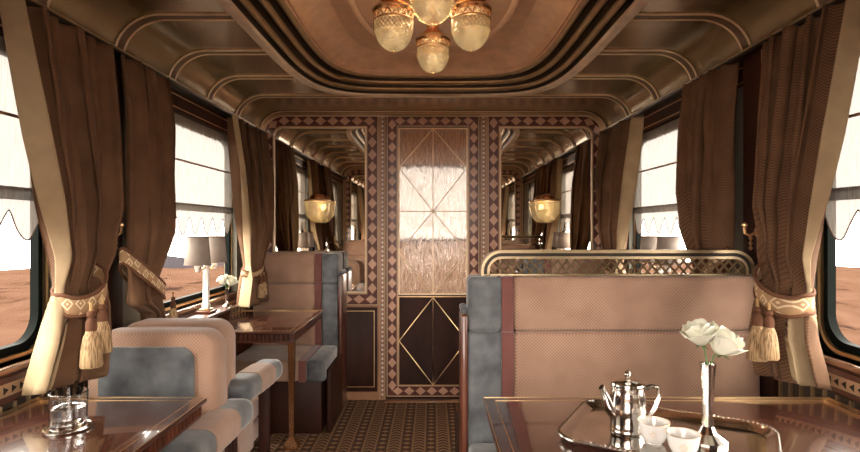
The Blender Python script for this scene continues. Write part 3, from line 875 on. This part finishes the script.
# ------------------------------------------------------------------ armchairs
def armchair(x0, x1, yf, d, zt, arm, label, legs, bk=.13, xl=None):
    t = thing('armchair', ((x0+x1)/2, yf, FZ), label, 'armchair', 'pink armchairs with grey velvet')
    Y = lambda a, c: sorted((yf + d*a, yf + d*c))
    # back: rounded outline extruded
    def slab(xa, xb, za, zb, ya, yb_, r, mat, puff=.014):
        b = MB(); pth = rrect(xa, xb, za, zb, (.02, .02, r, r), 8); c = ((xa+xb)/2, (za+zb)/2)
        lay = [(0, ya+(yb_-ya)*.15), (puff*.35, ya+(yb_-ya)*.04), (puff, ya)]
        rows = []
        for o, yy in lay[::-1] + [(0, ya+(yb_-ya)*.85), (puff*.35, ya+(yb_-ya)*.96), (puff, yb_)]:
            fx = 1-o/((xb-xa)/2); fz = 1-o/((zb-za)/2)
            rows.append([b.bm.verts.new((c[0]+(u-c[0])*fx, yy, c[1]+(v-c[1])*fz)) for u, v in pth])
        L = len(pth); b.mi(mat)
        for A, B in zip(rows, rows[1:]):
            for i in range(L): b.bm.faces.new((A[i], A[(i+1) % L], B[(i+1) % L], B[i]))
        b.bm.faces.new(rows[0][::-1]); b.bm.faces.new(rows[-1])
        return b
    y0, y1 = Y(0, -bk)
    slab(x0, x1, .33, zt, y0, y1, .075, 'pink', .02).build('backrest', None, t, angle=50)
    ya, yb_ = Y(.016, 0.002)
    slab(x0+.055, x1-.075, .40, zt-.05, ya, yb_, .05, 'grey_velvet', .010).build('velvet_pad', None, t, angle=50)
    mpz = lambda u, v, w: Vector((u, w, v))
    b = MB(); b.tube([(u, y0 if d > 0 else y1, v) for u, v in rrect(x0+.008, x1-.008, .35, zt-.008, (.02,.02,.07,.07), 8)], .004, 6, 'piping', closed=True); b.build('piping', None, t)
    b = MB(); b.box(x0+.03, x1-.04, *Y(.02, .46), .36, .47, 'pink', .03, 4); b.build('seat_cushion', None, t)
    b = MB(); b.box(x0+.03, x1-.035, *Y(-.10, .44), .27, .36, 'pink', .012, 3); b.build('seat_rail', None, t)
    ax0, ax1 = x1-.045, x1+.085
    (a0, z0), (a1, z1) = arm
    # padded arm: pink middle, grey ends
    def armseg(nm, f0, f1, mat, grow):
        b = MB(); ya = a0+(a1-a0)*f0; yb2 = a0+(a1-a0)*f1; za = z0+(z1-z0)*f0; zb2 = z0+(z1-z0)*f1
        sec = rrect(ax0-grow, ax1+grow, -.058-grow, .045+grow, .04, 6); rows = []
        ends = [(0, .55), (.25, .85), (.7, 1), (1, 1)] if 'end' in nm else [(1, 1)]
        stops = []
        n = 6
        for k in range(n+1):
            f = k/n; sc = 1.0
            if nm == 'arm_front_end' : sc = 1 - .45*max(0, (.25-f)/.25)**2
            if nm == 'arm_rear_end': sc = 1 - .45*max(0, (f-.75)/.25)**2
            stops.append((f, sc))
        for f, sc in stops:
            yy = ya+(yb2-ya)*f; zz = za+(zb2-za)*f - .045
            rows.append([b.bm.verts.new(((ax0+ax1)/2+(u-(ax0+ax1)/2)*sc, yy, zz+v*sc)) for u, v in sec])
        L = len(sec); b.mi(mat)
        for A, B in zip(rows, rows[1:]):
            for i in range(L): b.bm.faces.new((A[i], A[(i+1) % L], B[(i+1) % L], B[i]))
        b.bm.faces.new(rows[0][::-1]); b.bm.faces.new(rows[-1]); b.build(nm, None, t, angle=50)
    armseg('arm_front_end', 0, .30, 'grey_velvet', 0); armseg('arm_pad', .30, .68, 'pink', .003); armseg('arm_rear_end', .68, 1, 'grey_velvet', 0)
    for ly in legs:
        b = MB(); b.box(x1-.03, x1+.02, ly-.02, ly+.02, FZ, min(z0, z1)-.08, 'mahogany_dark', .006); b.build('leg', None, t)
    for ly in legs:
        b = MB(); b.box(x0+.04, x0+.08, ly-.02, ly+.02, FZ, .30, 'mahogany_dark', .006); b.build('leg', None, t)
    b = MB(); b.box(x1-.012, x1+.006, *Y(-bk*.9, .20), .30, min(z0, z1)-.085, 'pink', .006); b.build('side_panel', None, t)
    return t
armchair(-1.265, -.79, 2.00, -1, .935, ((1.62, .665), (2.20, .645)), 'pink armchair with grey velvet pad facing the camera behind the lower left table', (1.68, 2.09))
armchair(-1.265, -.835, 2.345, 1, .935, ((2.78, .66), (2.24, .69)), 'far-facing pink armchair, its back against the nearer armchair', (2.28, 2.74), bk=.13)

# ------------------------------------------------------------------ ceiling lamp
def globe_unit(t, x, y, zb, r):
    """shade hanging with its lowest point at zb"""
    b = MB(); zr = zb + r*2.15
    b.lathe([(r*.001, CZ+.158), (r*.9, CZ+.158), (r*.85, CZ+.145), (r*.42, CZ+.13), (r*.38, zr+.045), (r*.62, zr+.03), (r*.7, zr+.012), (r*1.04, zr+.008), (r*1.12, zr-.004), (r*1.05, zr-.016), (r*.9, zr-.016), (r*.5, zr-.004)], (x, y, 0), 32, 'copper')
    c = b.build('collar', None, t)
    b = MB(); pr = [(r*.92, zr-.012), (r*.96, zr-r*.5), (r*1.0, zr-r*.9)]
    for k in range(1, 13): a = k/12*pi/2; pr.append((max(.001, r*1.0*cos(a)), zb+r*1.12-r*1.12*sin(a)))
    # object origin at the globe axis, so the cut pattern turns round it
    g = MB(); g.lathe([(q, z-zb) for q, z in pr], (0, 0, 0), 40, 'globe_glass')
    o = g.build('glass_globe', None, None); o.parent = c
    o.location = Vector((x, y, zb)) - t.location
    b = MB(); b.lathe([(.001, -.008), (.006, -.005), (.007, .0), (.004, .004), (.001, .006)], (x, y, zb-.002), 12, 'gold'); b.build('finial', None, c)
    # openwork gold mount over the upper glass
    b = MB()
    for k in range(14):
        a0 = 2*pi*k/14; a1 = 2*pi*(k+1)/14; am = (a0+a1)/2
        R1 = r*1.03
        P = lambda a, z: (x+R1*cos(a), y+R1*sin(a), z)
        b.tube([P(a0, zr-.015), P(am, zr-r*.55)], .0022, 5, 'gold'); b.tube([P(a1, zr-.015), P(am, zr-r*.55)], .0022, 5, 'gold')
    for k in range(28):
        for dd in (-1, 1):
            a0 = 2*pi*k/28; R1 = r*1.035
            b.tube([(x+R1*cos(a0+dd*q*.112), y+R1*sin(a0+dd*q*.112), zr-r*(.58+.15*q)) for q in range(5)], .0013, 4, 'brass_old')
    b.tube([(x+r*1.03*cos(2*pi*k/32), y+r*1.03*sin(2*pi*k/32), zr-r*.58) for k in range(32)], .004, 6, 'gold', closed=True)
    b.tube([(x+r*1.08*cos(2*pi*k/32), y+r*1.08*sin(2*pi*k/32), zr-r*.02) for k in range(32)], .005, 6, 'gold', closed=True)
    b.build('openwork_mount', None, c)
    l = bpy.data.lights.new('bulb_or_fill', 'POINT'); l.energy = .25; l.color = (1, .82, .62); l.shadow_soft_size = .02
    lo = bpy.data.objects.new('bulb_or_fill', l); COL.objects.link(lo); lo.location = (x, y, zb+r*1.1)
ch = thing('chandelier', (0, YC, 2.04), 'cluster of four copper ceiling lamps with cut glass globes', 'ceiling lamp')
globe_unit(ch, 0.0, 2.60, 2.048, .074)
globe_unit(ch, -.162, 2.26, 2.042, .078)
globe_unit(ch, .155, 2.26, 2.046, .078)
globe_unit(ch, -.003, 1.97, 2.046, .078)
b = MB(); b.grid(lambda u, v: Vector((.30*(v if v < 1 else 1)*cos(2*pi*u), YC+.50*v*sin(2*pi*u), CZ+.150)), 40, 1, 'copper', cu=True)
b.build('ceiling_plate', None, ch)

# mirror sconces
def bulb_or_fill(x, y, z, e):
    l = bpy.data.lights.new('bulb_or_fill', 'POINT'); l.energy = e; l.color = (1, .78, .52); l.shadow_soft_size = .02
    lo = bpy.data.objects.new('bulb_or_fill', l); COL.objects.link(lo); lo.location = (x, y, z)
def sconce(x, y, n, label):
    t = thing('mirror_lamp', (x, y, 1.35), label, 'wall lamp', 'glass bowl lamps on the mirrors')
    r = .092; zr = 1.50; yy = y + n*.115
    g = MB(); pr = [(r, zr-1.35+.02), (r, zr-1.35-.02)]
    for k in range(1, 13): a = k/12*pi/2; pr.append((max(.001, r*cos(a)), .13-.125*sin(a)))
    g.lathe(pr, (0,0,0), 40, 'globe_glass'); o = g.build('glass_bowl', None, None); o.parent = t; o.location = Vector((x, yy, 1.35))-t.location
    b = MB(); b.lathe([(r*1.04, zr+.012), (r*1.06, zr+.022), (r*.98, zr+.026), (r*.55, zr+.028)], (x, yy, 0), 32, 'gold'); b.build('rim', None, t)
    b = MB(); b.lathe([(r*.62, zr+.026), (r*.6, zr+.042), (r*.45, zr+.06), (r*.2, zr+.068), (.001, zr+.07)], (x, yy, 0), 24, 'copper'); b.build('cap', None, t)
    bulb_or_fill(x, yy, zr-.02, .4)
    b = MB(); b.tube([(x, y+n*.002, zr+.02), (x, yy-n*.05, zr+.03), (x, yy, zr+.035)], .008, 8, 'gold')
    b.lathe([(.03, 0), (.028, .008), (.001, .01)], (0,0,0), 20, 'gold', M=Matrix.Translation((x, y, zr+.02)) @ Matrix.Rotation(-n*pi/2, 4, 'X')); b.build('bracket', None, t)
bulb_or_fill(0, YC, 2.265, 2.2)  # added fill light between the chandelier globes, brightens the ceiling recess
sconce(-.868, YB-.012, -1, 'glass bowl lamp mounted on the left end mirror')
sconce(.858, YB-.012, -1, 'glass bowl lamp mounted on the right end mirror')

# ------------------------------------------------------------------ table lamps on window shelves
def shelf(s, label):
    b = MB(); b.box(*sorted((s*1.345, s*1.19)), 2.90, 3.38, .826, .842, 'mahogany', .004)
    for y in (2.95, 3.31): b.box(*sorted((s*1.331, s*1.22)), y, y+.02, .757, .826, 'mahogany', .003)
    tag(b.build('window_shelf'), label, 'shelf', 'small lamp shelves under the far windows')
def lamp(s, label):
    X, Yc = s*1.262, 3.06
    t = thing('table_lamp', (X, Yc, .842), label, 'lamp', 'twin-shade lamps at the far windows')
    b = MB(); b.box(X-.045, X+.045, Yc-.045, Yc+.045, .843, .858, 'mahogany', .004); b.box(X-.03, X+.03, Yc-.03, Yc+.03, .858, .868, 'gold', .002); b.build('base', None, t)
    b = MB(); b.lathe([(.024, .868), (.026, .885), (.019, .90), (.017, 1.10), (.022, 1.115), (.010, 1.125), (.001, 1.13)], (X, Yc, 0), 8, 'crystal_white'); b.build('column', None, t)
    for k, yy in enumerate((2.95, 3.18)):
        b = MB(); m = (yy+Yc)/2
        b.tube([(X, Yc, 1.10), (X, m, 1.085), (X, yy, 1.10), (X, yy, 1.15)], .006, 8, 'gold'); b.build('arm', None, t)
        b = MB(); b.lathe([(.066, 0), (.054, .15)], (X, yy, 1.117), 32, 'shade_cloth')
        bm = b.bm
        for f in [f for f in bm.faces if len(f.verts) > 4]: bm.faces.remove(f)
        bulb_or_fill(X, yy, 1.19, .9)
        o = b.build('lamp_shade', None, t, thick=.002)
        b = MB()
        for rr, z in ((.0665, 1.119), (.0545, 1.266)): b.tube([(X+rr*cos(2*pi*k/32), yy+rr*sin(2*pi*k/32), z) for k in range(32)], .0028, 6, 'shade_trim', closed=True)
        b.build('shade_trim', None, o)
        b = MB(); b.lathe([(.001, 1.075), (.010, 1.08), (.017, 1.10), (.02, 1.125), (.012, 1.14), (.001, 1.145)], (X, yy, 0), 12, 'crystal_white'); b.build('candle_cup', None, t)
for s, w in ((-1, 'left'), (1, 'right')):
    shelf(s, 'narrow wooden shelf carrying the lamp at the far %s window' % w)
    lamp(s, 'twin-shade lamp with white column at the far %s window' % w)

# ------------------------------------------------------------------ flowers and vases
def rose(b, c, r, seed, tilt=(0, 0)):
    rnd = random.Random(seed); c = Vector(c)
    Mx = Matrix.Translation(c) @ Matrix.Rotation(tilt[0], 4, 'X') @ Matrix.Rotation(tilt[1], 4, 'Y')
    for lay, (n, rr, h, op) in enumerate(((3, .28, .80, .05), (4, .5, .85, .18), (5, .74, .80, .42), (5, .95, .62, .75))):
        for k in range(n):
            a0 = 2*pi*k/n + lay*.6 + rnd.uniform(-.2, .2); wd = 2*pi/n*.72
            def pf(u, v, a0=a0, wd=wd, rr=rr, h=h, op=op):
                a = a0 + (u-.5)*2*wd*(.35+.65*sin(pi*min(1, v*.8+.1)))
                q = r*(.12 + rr*sin(v*pi/2)**.8 + op*.35*max(0, v-.65)**1.2*3*.5)
                z = r*(-.7 + (h+.75)*v - op*1.6*max(0, v-.7)**1.3 - .25*(2*(u-.5))**2*v)
                return Mx @ Vector((q*cos(a), q*sin(a), z))
            b.grid(pf, 8, 8, 'petal')
def bud_vase(x, y, z0, h, rb, label, cat_group, lean=((-.012, 0), (.03, -.004)), rs=(.036, .042), hz=(.055, .045)):
    t = thing('bud_vase', (x, y, z0), label, 'vase', cat_group)
    b = MB(); b.lathe([(rb*.96, 0), (rb, .006), (rb, .024*h/.22), (rb*.85, .029*h/.22), (rb*.52, .040*h/.22), (rb*.32, .058*h/.22), (rb*.25, .085*h/.22), (rb*.27, h*.5), (rb*.33, h*.8), (rb*.38, h*.95), (rb*.42, h), (rb*.34, h-.002), (rb*.2, h*.85)], (x, y, z0), 16, 'silver')
    b.build('body', None, t, angle=20)
    return t
def flowers(x, y, zt, items, label, rs):
    t = thing('rose_bunch', (x, y, zt-.02), label, 'flowers')
    for k, (dx, dy, dz, r, tx, ty) in enumerate(items):
        b = MB(); b.tube([(x+(-.003 if k else .003), y, zt-.03), (x+dx*.4, y+dy*.4, zt+dz*.45), (x+dx*.85, y+dy, zt+dz-r*.6)], .0022, 6, 'stem_green')
        for q in range(4):
            a = q*pi/2+.5; c = Vector((x+dx*.88, y+dy, zt+dz-r*.62))
            b.quad([c, c+Vector((.009*cos(a+.5), .009*sin(a+.5), -.002)), c+Vector((.022*cos(a), .022*sin(a), -.010)), c+Vector((.009*cos(a-.5), .009*sin(a-.5), -.004))], 'stem_green')
        st = b.build('stem', None, t)
        b = MB(); rose(b, (x+dx, y+dy, zt+dz), r, 5+k, (tx, ty)); b.build('rose_bloom', None, t, angle=80, thick=.0008)
TZ = .7505
VX, VY = .702, 1.405
bud_vase(VX, VY, TZ+.006, .215, .048, 'slender silver bud vase standing on the tray', None)
flowers(VX, VY, TZ+.221, [(-.014, .01, .072, .041, .1, -.25), (.038, -.005, .052, .045, .15, .55)], 'two cream roses in the silver vase on the tray', None)
bud_vase(-1.215, 3.24, .8425, .115, .026, 'small silver bud vase on the shelf beside the left lamp', None)
flowers(-1.215, 3.24, .9575, [(-.012, -.01, .05, .036, .1, -.3), (.024, .0, .042, .036, .1, .4)], 'bunch of white flowers in the small vase by the left lamp', None)

# ------------------------------------------------------------------ tray, pot, cups, tumbler
def tray():
    t = thing('serving_tray', (.647, 1.525, TZ), 'rectangular silver tray with rolled rim on the lower right table', 'tray')
    M = Matrix.Translation((.6315, 1.483, TZ)) @ Matrix.Rotation(R(-30), 4, 'Z')
    mp = lambda u, v, w: M @ Vector((u, v, w))
    HX, HY = .262, .195
    b = MB(); base = rrect(-HX+.03, HX-.03, -HY+.03, HY-.03, .05, 8)
    b.bm.faces.new([b.bm.verts.new(mp(u, v, .004)) for u, v in base]); b.mi('tray_inner')
    b.bm.faces.new([b.bm.verts.new(mp(u, v, .001)) for u, v in base][::-1]); b.build('tray_floor', None, t)
    b = MB(); prof = [(.03, .001), (.006, .008), (0, .016), (.002, .021), (.008, .022), (.012, .017), (.022, .010), (.031, .004)]
    P = rrect(-HX, HX, -HY, HY, .075, 10); rows = []
    for o, z in prof:
        q = rrect(-HX+o, HX-o, -HY+o, HY-o, .075-o, 10); rows.append([b.bm.verts.new(mp(u, v, z)) for u, v in q])
    b.mi('silver')
    for A, B in zip(rows, rows[1:]):
        for i in range(len(A)): b.bm.faces.new((A[i], A[(i+1) % len(A)], B[(i+1) % len(A)], B[i]))
    for i in range(0, len(P)): pass
    b.build('rim', None, t, angle=60)
    pts, st = resample(rrect(-HX+.005, HX-.005, -HY+.005, HY-.005, .07, 10), .012, True)
    b = MB()
    for p, tt in pts: b.lathe([(.0005, -.005), (.0055, 0), (.0005, .004)], mp(p.x, p.y, .0205), 6, 'silver')
    b.build('beading', None, t)
tray()
PZ = TZ+.0045
def teapot(x, y):
    t = thing('teapot', (x, y, PZ), 'silver teapot with flat lid and angular handle on the tray', 'teapot')
    b = MB(); b.lathe([(.001, 0), (.046, 0), (.048, .004), (.046, .010), (.0475, .03), (.050, .06), (.048, .095), (.045, .118), (.047, .122), (.0465, .126), (.040, .127)], (x, y, PZ), 40, 'silver'); b.build('body', None, t)
    b = MB(); b.lathe([(.0455, .1275), (.044, .132), (.030, .136), (.010, .138), (.001, .1385)], (x, y, PZ), 40, 'silver')
    l = b.build('lid', None, t)
    b = MB(); b.lathe([(.004, .138), (.009, .142), (.004, .147), (.008, .152), (.009, .158), (.005, .165), (.001, .168)], (x, y, PZ), 16, 'silver'); b.build('knob', None, l)
    b = MB(); b.tube([(x-.035, y-.004, PZ+.05), (x-.055, y-.006, PZ+.07), (x-.062, y-.007, PZ+.095), (x-.072, y-.008, PZ+.118), (x-.076, y-.009, PZ+.122)], [.022, .017, .011, .008, .009], 14, 'silver'); b.build('spout', None, t)
    b = MB(); b.tube([(x+.043, y, PZ+.112), (x+.066, y, PZ+.122), (x+.086, y, PZ+.118), (x+.088, y, PZ+.095), (x+.075, y, PZ+.06), (x+.058, y, PZ+.035), (x+.044, y, PZ+.028)], [.006,.006,.0065,.0065,.006,.0055,.005], 10, 'silver'); b.build('handle', None, t)
teapot(.542, 1.532)
def cup(x, y, label):
    t = thing('tea_cup', (x, y, PZ), label, 'cup', 'white cups on the tray')
    b = MB(); b.lathe([(.001, 0), (.020, 0), (.021, .004), (.027, .008), (.035, .026), (.0392, .050), (.0405, .056), (.0385, .056), (.033, .026), (.022, .010), (.001, .008)], (x, y, PZ), 36, 'white_china'); b.build('bowl', None, t)
    b = MB(); b.tube([(x+.0396*cos(2*pi*k/36), y+.0396*sin(2*pi*k/36), PZ+.0562) for k in range(36)], .0010, 6, 'gold', closed=True); b.build('gold_rim', None, t)
    b = MB()
    for r_ in (.010, .0055):
        pts = []
        for q, (du, dv) in enumerate(((1,0),(0,1),(-1,0),(0,-1))):
            zz = .032+dv*r_; rad = .035+(zz-.026)*.175+.0010; an = -pi/2-.42+du*r_/rad
            pts.append((x+rad*cos(an), y+rad*sin(an), PZ+zz))
        b.tube(pts, .0006, 5, 'gold', closed=True)
    b.build('diamond_emblem', None, t)
cup(.579, 1.442, 'white china cup with gold rim next to the teapot')
cup(.618, 1.358, 'white china cup with gold rim nearest the camera, partly cut off')
t = tag(MB().lathe([(.001, 0), (.060, 0), (.062, .003), (.062, .006), (.057, .006), (.055, .0045), (.001, .0045)], (-1.03, 1.555, TZ), 48, 'silver').build('coaster'), 'round silver coaster under the tumbler', 'coaster')
t = thing('tumbler', (-1.03, 1.555, TZ+.0055), 'cut crystal tumbler of water on a silver coaster', 'glass')
b = MB(); b.lathe([(.001, 0), (.044, 0), (.046, .004), (.047, .05), (.048, .098), (.0455, .099), (.044, .05), (.041, .012), (.001, .010)], (-1.03, 1.555, TZ+.0055), 32, 'tumbler_glass', wob=lambda a, z: .02*sin(a*16) if .002 < z < .095 else 0)
b.build('glass_body', None, t, angle=15)
plain('water', (.9,.92,.93), .02)
MATS['water'].node_tree.nodes['Principled BSDF'].inputs['Transmission Weight'].default_value = 1
b = MB(); b.lathe([(.001, .0105), (.0395, .0125), (.042, .05), (.0422, .056), (.001, .056)], (-1.03, 1.555, TZ+.0055), 32, 'water'); b.build('water', None, t)

# ------------------------------------------------------------------ outside: desert
def ground(u, v):
    r = 2 + 118*u**1.6; a = 2*pi*v
    return Vector((r*cos(a), r*sin(a), -6 + .5*sin(r*.09+2*cos(a*3)) + .35*sin(a*17+r*.05) + .25*sin(a*41+r*.21)*min(1, r/40)))
MB().grid(lambda v, u: ground(u, v), 240, 50, cu=True).build('desert_ground', 'sand', kind='structure')
def hill(cx, cy, w, h, seed):
    rnd = random.Random(seed); ph = [rnd.uniform(0, 6) for _ in range(5)]
    def f(u, v):
        a = 2*pi*u; q = v
        rr = w*(1-q)**.9*(1+.18*sin(3*a+ph[0])+.1*sin(7*a+ph[1]))
        return Vector((cx+rr*cos(a), cy+rr*.6*sin(a), -6.8+h*(q**.85)*(1+.06*sin(5*a+ph[2]))))
    MB().grid(f, 60, 14, cu=True).build('distant_hill', 'hill_rock', kind='structure')
hill(-58, 105, 18, 3.3, 1); hill(-52, 104, 9, 2.3, 2); hill(-46, 106, 11, 1.7, 5)

# ------------------------------------------------------------------ light
w = bpy.data.worlds.new('World'); S.world = w; w.use_nodes = True
nt = w.node_tree; bg = nt.nodes['Background']
tc = nt.nodes.new('ShaderNodeTexCoord'); sp = nt.nodes.new('ShaderNodeSeparateXYZ'); nt.links.new(tc.outputs['Generated'], sp.inputs[0])
rp = nt.nodes.new('ShaderNodeValToRGB'); nt.links.new(sp.outputs[2], rp.inputs[0])
e = rp.color_ramp.elements; e[0].position = 0; e[0].color = (1, .88, .79, 1); e[1].position = .5; e[1].color = (1, .92, .81, 1)
nt.links.new(rp.outputs[0], bg.inputs[0]); bg.inputs[1].default_value = 9.0
def sun(rot, en, col, ang):
    l = bpy.data.lights.new('sun', 'SUN'); l.energy = en; l.color = col; l.angle = R(ang)
    o = bpy.data.objects.new('sun', l); COL.objects.link(o); o.rotation_euler = rot
sun((R(28), R(-20), 0), 1.5, (1, .9, .78), 3)

cam = bpy.data.cameras.new('camera'); co = bpy.data.objects.new('camera', cam); COL.objects.link(co)
co.location = (0, 0, 1.32); co.rotation_euler = (pi/2, 0, 0)
cam.sensor_width = 36; cam.lens = 36*550/860; cam.clip_start = .02; cam.clip_end = 500
cam.shift_x = -3/860; cam.shift_y = 1/860
S.camera = co
S.view_settings.view_transform = 'Standard'; S.view_settings.look = 'None'; S.view_settings.gamma = 1
S.view_settings.use_curve_mapping = False; S.view_settings.exposure = .64
S.render.engine = 'CYCLES'
c = S.cycles
c.use_denoising = True; c.max_bounces = 14; c.diffuse_bounces = 6; c.glossy_bounces = 8; c.transmission_bounces = 10; c.transparent_max_bounces = 24
c.sample_clamp_indirect = 8; c.caustics_reflective = True; c.caustics_refractive = True
